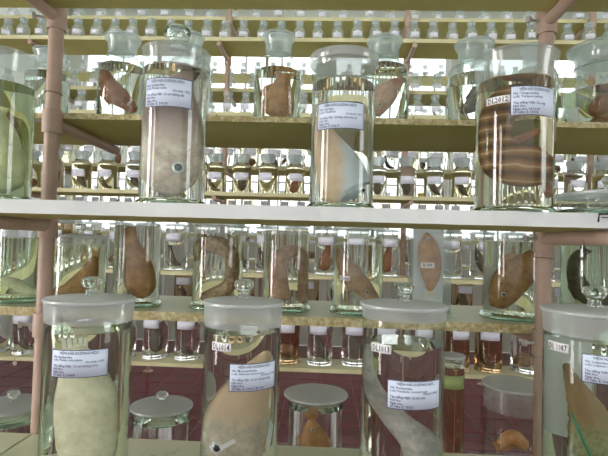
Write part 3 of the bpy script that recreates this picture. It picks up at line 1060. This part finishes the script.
# ---- shelf D: the nearest jars
YD = .86
jD1, r, h = museum_jar('large knobbed jar with a pale disc-shaped fish beside the left post', 87, 390, YD, zD, 83, 298, 327, (.93, .97, .84), 'knob', flare=1.03, band=.034, glass=M_thin_green, rim=M_frost_rim)
paper_label(jD1, r, va(jD1, -.20), .094, W(80, 379, YD - r).z - zD, W(80, 351, YD - r).z - zD, ['Họ: Ephippidae', 'Loài: Platax orbicularis', '', 'Tên tiếng Việt: Cá tai tượng tròn', 'Nơi thu:', 'Ngày thu:', 'Số hiệu: E. 50468'], author='(Forsskål, 1775)')
I = Inside(jD1, r, 87, YD, MAG)
fin_rays = [('fin_ray', [(66 + 4.6 * k, 352), (64.5 + 5.0 * k, 337), (67.6 + 5.0 * k, 336.5), (69.4 + 4.6 * k, 352)]) for k in range(5)]
specimen('pale yellow-green disc-shaped fish with ribbed white tail', 'fish', 'preserved_fish', I, [(78, 346), (82, 362), (88, 392), (90, 424), (90, 452), (88, 476)], [9, 19, 30, 32, 28, 14], S_palegreen, .38, fins=fin_rays, finmat=flat('white_fin', (.86, .86, .78), .5))

jD2, r, h = museum_jar('large knobbed jar coded DL1014 with a translucent pale fish', 241, 390, YD, zD, 76, 301, 329, (.92, .95, .88), 'knob', flare=1.03, band=.036, rim=M_frost_rim)
code_label(jD2, r, va(jD2, -.52), .037, .0145, W(222, 348, YD - r).z - zD, 'DL1014')
paper_label(jD2, r, va(jD2, .33), .086, W(253, 393, YD - r).z - zD, W(253, 365, YD - r).z - zD, ['Họ: Monacanthidae', 'Loài: Aluterus monoceros', '', 'Tên tiếng Việt: Cá bò một gai lưng', 'Nơi thu:', 'Ngày thu:', 'Số hiệu: E. 50003  ID: Nr.'], author='(Linnaeus, 1758)')
I = Inside(jD2, r, 241, YD, MAG)
specimen('translucent pale fish with a round eye low in jar DL1014', 'fish', 'preserved_fish', I, [(268, 352), (258, 368), (246, 395), (236, 425), (228, 452), (224, 470)], [5, 14, 27, 32, 30, 16], skin((.40, .35, .26), (.66, .60, .48), (.62, .46, .30), 20, .4, 'Z'), .44, eye=(219, 440), eye_r=6.0,
         fins=[('dorsal_fin', [(246, 362), (262, 352), (274, 356), (274, 376), (258, 372)]), ('anal_fin', [(262, 440), (270, 418), (275, 424), (268, 455)])], finmat=S_tan)
tg = W(228, 444, YD - r * .82)
tgm = MB().box((-.014, -.0006, -.0035), (.014, .0006, .0035)).mesh('paper_tag', M_paper2, False)
tag(link('paper_tag', tgm, None, tg, (0, -.55, 0)), 'small white paper tag leaning against the glass of jar DL1014', 'tag')

jD3, r, h = museum_jar('large knobbed jar coded DL1013 with a grey eel', 402, 390, YD, zD, 80, 304, 342, (.94, .97, .91), 'knob', flare=1.03, band=.018, rim=M_frost_rim)
code_label(jD3, r, va(jD3, -.50), .038, .0145, W(382, 351, YD - r).z - zD, 'DL1013')
paper_label(jD3, r, va(jD3, .32), .094, W(415, 411, YD - r).z - zD, W(415, 382, YD - r).z - zD, ['Họ: Fistulariidae', 'Loài: Fistularia commersonii', '', 'Tên tiếng Việt: Cá lìm kìm', 'Nơi thu:', 'Ngày thu:', 'Số hiệu: E. 15021'], author='(Rüppell, 1838)')
I = Inside(jD3, r, 402, YD, MAG)
specimen('grey eel curving down the left side of jar DL1013', 'eel', 'preserved_eel', I, [(368, 350), (370, 372), (380, 396), (398, 418), (416, 436), (424, 456), (420, 474)], [5, 8, 10, 12, 16, 20, 12], S_grey, .75, dys=[.1, .2, .2, .1, 0, 0, 0])

jD4, r, h = museum_jar('large jar of green fluid coded DL1087 at the right edge', 594, 390, YD, zD, 90, 310, 336, (.84, .93, .82), 'knob', flare=1.03, band=.034, glass=M_thin_green, knob_s=1.1, rim=M_frost_rim)
code_label(jD4, r, va(jD4, -.66), .042, .0150, W(564, 354, YD - r).z - zD, 'DL 1087')
paper_label(jD4, r, va(jD4, .36), .094, W(606, 386, YD - r).z - zD, W(606, 357, YD - r).z - zD, ['Họ: Lutjanidae', 'Loài: Lutjanus sebae', '', 'Tên tiếng Việt: Cá hồng', 'Nơi thu:', 'Ngày thu:', 'Số hiệu: E. 15030'])
I = Inside(jD4, r, 594, YD, MAG)
specimen('mossy brown fish sloping across the green fluid of jar DL1087', 'fish', 'preserved_fish', I, [(564, 364), (576, 388), (590, 416), (598, 446), (598, 472)], [4, 11, 20, 29, 24], S_moss, .5, lump=.07, fins=[('dorsal_fin', [(572, 372), (590, 392), (606, 408), (600, 424), (580, 400)])])
cd = Vector((jD4.location.x, jD4.location.y, 0)).normalized()
cp = jD4.location + cd * r * .38 + Vector((cd.y, -cd.x, 0)) * r * -.36
tag(link('backing_card', MB().box((-.027, -.001, 0), (.027, .001, .17)).mesh('backing_card', M_paper2, False), None, (cp.x, cp.y, zD + .11), (0, 0, -math.atan2(cd.x, cd.y))), 'white card standing behind the fish in jar DL1087', 'card')
a_, b2_ = I.p(553, 405, -r * .45), I.p(592, 470, -r * .35)
gm = MB().tube([(0, 0, 0), b2_ - a_], .0022, 10).mesh('plastic_rod', flat('green_plastic', (.05, .28, .16), .4))
tag(link('plastic_rod', gm, None, a_), 'thin green rod slanting against the fish in jar DL1087', 'rod')

# ---- shelf E, low behind the post plane
YE = 1.27
jE1, *_ = museum_jar('low wide knobbed jar behind the foot of the left post', 12, 430, YE, zE, 62, 404, 418, (.88, .95, .86), 'knob', 1.04, .012, knob_s=.9)
jE2, *_ = museum_jar('low knobbed jar standing between the large disc-fish jar and jar DL1014', 161, 430, YE, zE, 56, 405, 418, (.92, .96, .90), 'knob', 1.06, .014, knob_s=.9)
jE3, r, h = museum_jar('low jar with flat frosted disc lid and orange fish', 315, 430, YE, zE, 54, 393, 405, (.92, .95, .88), 'disc', 1.14, .012)
I = Inside(jE3, r, 315, YE, MAG)
specimen('orange plump fish in the low jar with flat frosted disc lid', 'fish', 'preserved_fish', I, [(312, 418), (313, 428), (315, 440), (316, 452)], [4, 10, 14, 12], S_orange, .6, eye=(313, 426), eye_r=1.6)
jE5, r, h = museum_jar('narrow brown jar peeping out right of jar DL1013', 450, 420, YE, zE, 26, 355, 366, (.80, .66, .42), 'disc', 1.04, .02)
cl = MB(); cyl_strip(cl, r + .0004, -.9, .9, W(450, 386, YE).z - zE, W(450, 373, YE).z - zE, 8)
link('paper_label', cl.mesh('paper_label', flat('green_paper', (.33, .42, .16), .6)), jE5)['label'] = 'small green paper label'
jE4, r, h = museum_jar('grey frosted jar standing left of the right post foot', 515, 425, YE, zE, 58, 384, None, lid='disc', flare=1.04, band=.06)
specimen('orange fish lying low in the grey frosted jar', 'fish', 'preserved_fish', Inside(jE4, r, 515, YE, 1.0), [(500, 445), (512, 438), (526, 446)], [5, 8, 5], S_orange, .7)

# ------------------------------------------------------------------ small bottles on the racks behind
M_bot = solid_glass('fluid_filled_bottle', (.975, .985, .97), 1.34)
M_bot_y = solid_glass('yellow_fluid_bottle', (.95, .93, .80), 1.34)
M_bot_b = solid_glass('brown_fluid_bottle', (.84, .74, .60), 1.34)
M_yellow = flat('yellow_cap', (.80, .58, .03), .4)
M_blue = flat('blue_cap', (.05, .10, .45), .4)


def lathe_mesh(prof, mat, seg=20, name='glass_body', ang=45):
    return MB().lathe(prof, seg).mesh(name, mat, True, ang)


class Kind:
    pass


def make_kind(r, h, neck, mats, style):
    k = Kind(); k.r, k.h = r, h
    rn = r * neck
    if style == 'bottle':
        body = [(0, .001), (r * .9, 0), (r, .006), (r, h * .58), (r * .93, h * .645), (rn * 1.15, h * .69), (rn, h * .72), (rn, h * .80), (0, h * .80)]
        stop = [(0, h * .802), (rn * 1.0, h * .802), (rn * 1.22, h * .82), (rn * 1.25, h * .85), (rn * 1.0, h * .87), (rn * 1.05, h * .90), (rn * 1.32, h * .95), (rn * 1.3, h * .985), (rn * .9, h), (0, h)]
        k.z0, k.z1 = h * .30, h * .50
        k.top = h * .60
    elif style == 'widejar':
        body = [(0, .001), (r * .95, 0), (r, .006), (r, h * .66), (r * .96, h * .71), (rn * 1.05, h * .76), (rn, h * .78), (0, h * .78)]
        stop = [(0, h * .782), (rn * .92, h * .782), (rn * 1.0, h * .86), (rn * 1.22, h * .93), (rn * 1.25, h * .97), (rn * 1.2, h), (0, h)]
        k.z0, k.z1 = h * .33, h * .52
        k.top = h * .70
    else:
        body = [(0, .001), (r * 1.02, 0), (r * 1.05, .005), (r, .012), (r, h * .90), (0, h * .90)]
        stop = [(0, h * .902), (r * 1.04, h * .902), (r * 1.06, h * .94), (r * .7, h * .955), (r * .2, h * .96), (r * .16, h * .975), (r * .24, h * .99), (0, h)]
        k.z0, k.z1 = h * .60, h * .76
        k.top = h * .84
    k.bodies = [lathe_mesh(body, mt_) for mt_ in mats]
    k.stop = lathe_mesh(stop, M_stop, 20, 'stopper')
    k.stop_y = lathe_mesh(stop, M_yellow, 20, 'stopper')
    k.stop_b = lathe_mesh(stop, M_blue, 20, 'stopper')
    lb_ = MB(); cyl_strip(lb_, r + .0008, -.75, .75, k.z0, k.z1, 8)
    k.label = lb_.mesh('paper_label', M_farpaper)
    k.spec = []
    R = r * .62
    shapes = [
        ([(-.7, .75), (-.2, .45), (.35, .2), (.75, .06)], [.10, .30, .26, .06]),
        ([(.75, .72), (.3, .42), (-.25, .2), (-.72, .07)], [.08, .28, .30, .08]),
        ([(-.1, .80), (0, .55), (.05, .30), (.05, .10)], [.10, .34, .42, .22]),
        ([(-.75, .60), (-.55, .30), (-.1, .12), (.6, .08)], [.10, .18, .20, .10]),
        ([(-.35, .34), (-.1, .24), (.15, .16), (.2, .10)], [.34, .62, .70, .45]),
        ([(.3, .82), (.15, .55), (-.05, .30), (-.2, .08)], [.12, .22, .40, .40]),
    ]
    for n_, (pts, hs) in enumerate(shapes):
        mt_ = [S_dark, S_brown, S_dark, S_dark, S_brown, S_redbrown][n_]
        sp = [(u * R * (1 - .3 * hh_), 0, .012 + v_ * (k.top - .022)) for (u, v_), hh_ in zip(pts, hs)]
        hs2 = [min(hh_ * r * (1.15 if style == 'jar' else .9), max(.002, p[2] - .006)) for hh_, p in zip(hs, sp)]
        for q in range(len(sp)):
            lim = r * .86 - hs2[q]
            sp[q] = (max(-lim, min(lim, sp[q][0])), 0, sp[q][2])
        k.spec.append(body_mesh(sp, hs2, [min(x * .7, r * .4) for x in hs2], mt_, 12, 9))
    return k


M_small = frosted('thin_bottle_glass', (.78, .84, .82), .72, .08)
K_small = make_kind(.0360, .150, .54, [M_small], 'bottle')
K_wide = make_kind(.058, .235, .66, [M_bot, M_bot, M_bot, M_bot_y], 'widejar')
K_jar = make_kind(.066, .285, .9, [M_bot, M_bot, M_bot_b], 'jar')
K_big = make_kind(.074, .30, .9, [M_bot, M_bot, M_bot_b], 'jar')
ORD = ['first', 'second', 'third', 'fourth', 'fifth', 'sixth', 'seventh', 'eighth', 'ninth', 'tenth', 'eleventh', 'twelfth', 'thirteenth', 'fourteenth', 'fifteenth', 'sixteenth',
       'seventeenth', 'eighteenth', 'nineteenth', 'twentieth'] + ['twenty-' + w_ for w_ in ['first', 'second', 'third', 'fourth', 'fifth', 'sixth', 'seventh', 'eighth', 'ninth']] + ['thirtieth', 'thirty-first', 'thirty-second', 'thirty-third', 'thirty-fourth', 'thirty-fifth']
rng = random.Random(5)
HUE = ['dark', 'brown', 'dark', 'dark', 'brown', 'red-brown']


def place(kind, name, cat, x, y, z, label, group, spec='child', si=None, slabel=None, sgroup=None, cap=None, paper=True, sname='preserved_fish'):
    z += .0008
    t = thing(name, label, cat, (x, y, z), group, rng.uniform(-.25, .25))
    link('glass_body', rng.choice(kind.bodies), t)
    link('stopper', {None: kind.stop, 'y': kind.stop_y, 'b': kind.stop_b}[cap], t)
    if paper:
        link('paper_label', kind.label, t)
    if spec is None or si is None:
        return t
    if spec == 'child':
        link('specimen', kind.spec[si], t)
    else:
        o = link(sname, kind.spec[si], None, (x, y, z), (0, 0, t.rotation_euler.z))
        tag(o, slabel, 'fish', sgroup)
    return t


def row(kind, name, cat, y, z, pitch, x0, x1, phrase, group, kindphrase, tops=True, skip=()):
    """one row of bottles along a shelf; the ordinal counts from the photo's left edge"""
    xs = np.arange(x0, x1, pitch)
    for n_, x in enumerate(xs):
        if any(a < x < b for a, b in skip):
            continue
        si = rng.randrange(6)
        empty_ = rng.random() < .12
        lab = '%s, %s from left %s' % (kindphrase, ORD[n_ % len(ORD)], phrase)
        place(kind, name, cat, float(x) + rng.uniform(-.006, .006), y + rng.uniform(-.015, .015), z, lab, group,
              'top', None if empty_ else si, 'small %s fish in %s container from left %s' % (HUE[si], ORD[n_ % len(ORD)], phrase), group.replace('bottles', 'fish').replace('jars', 'fish'),
              None)


def posts_skip(w):
    return [(p - w, p + w) for p in PX]


XL, XR = -1.98, 1.78
row(K_small, 'small_bottle', 'bottle', Y2 - .14, F2[4], .1125, XL, XR, 'on second rack top shelf', 'bottles on the second rack top shelf', 'small stoppered bottle')
row(K_small, 'small_bottle', 'bottle', Y2 - .14, F2[3], .1125, XL + .03, XR, 'on second rack behind blue-necked bottles', 'bottles behind the blue-necked bottles', 'small stoppered bottle')
row(K_wide, 'wide_bottle', 'bottle', Y2 - .14, F2[2], .162, XL + .02, XR, 'on second rack just above white board', 'bottles seen just above the white board', 'wide stoppered bottle')
row(K_jar, 'cylinder_jar', 'jar', Y2 - .14, F2[1], .178, XL + .04, XR, 'on second rack behind eel jars', 'jars seen behind the eel jars', 'lidded cylinder jar')
row(K_big, 'cylinder_jar', 'jar', Y2 - .14, F2[0], .195, XL + .02, XR, 'on second rack lowest shelf', 'jars on the second rack lowest shelf', 'lidded cylinder jar')


def far_row(kind, name, cat, y, z, pitch, x0, x1, label, group, paper=True, caps=False):
    for n_, x in enumerate(np.arange(x0, x1, pitch)):
        rr_ = rng.random()
        place(kind, name, cat, float(x) + rng.uniform(-.012, .012), y + rng.uniform(-.03, .03), z, label + ', ' + ORD[n_ % len(ORD)] + ' from left', group, 'child', rng.randrange(6) if rng.random() < .8 else None,
              cap='y' if rr_ < .025 else 'b' if rr_ < .04 else None, paper=paper)


for z, ph in ((B2[4], 'top'), (B2[3], 'upper'), (B2[2], 'middle')):
    far_row(K_small if ph != 'middle' else K_wide, 'small_bottle', 'bottle', Y2 + .15, z, .15, -2.15, 1.9, 'small bottle on the %s rear shelf of the second rack' % ph, 'bottles on the %s rear shelf of the second rack' % ph)
far_row(K_jar, 'cylinder_jar', 'jar', Y2 + .15, B2[0], .20, -2.1, 1.9, 'lidded jar on the low rear shelf of the second rack', 'jars on the low rear shelf of the second rack')
for z, ph, kk, pt in ((F3[4], 'top', K_small, .15), (F3[3], 'second from top', K_small, .15), (F3[2], 'third from top', K_wide, .17), (F3[1], 'fourth from top', K_wide, .17), (F3[0], 'lowest', K_jar, .19)):
    far_row(kk, 'small_bottle' if kk is K_small else 'wide_bottle' if kk is K_wide else 'cylinder_jar', 'bottle' if kk is not K_jar else 'jar', Y3 - .13, z, pt, -2.8, 2.25,
            'small backlit container on the %s shelf of the far rack' % ph, 'containers on the %s shelf of the far rack' % ph)
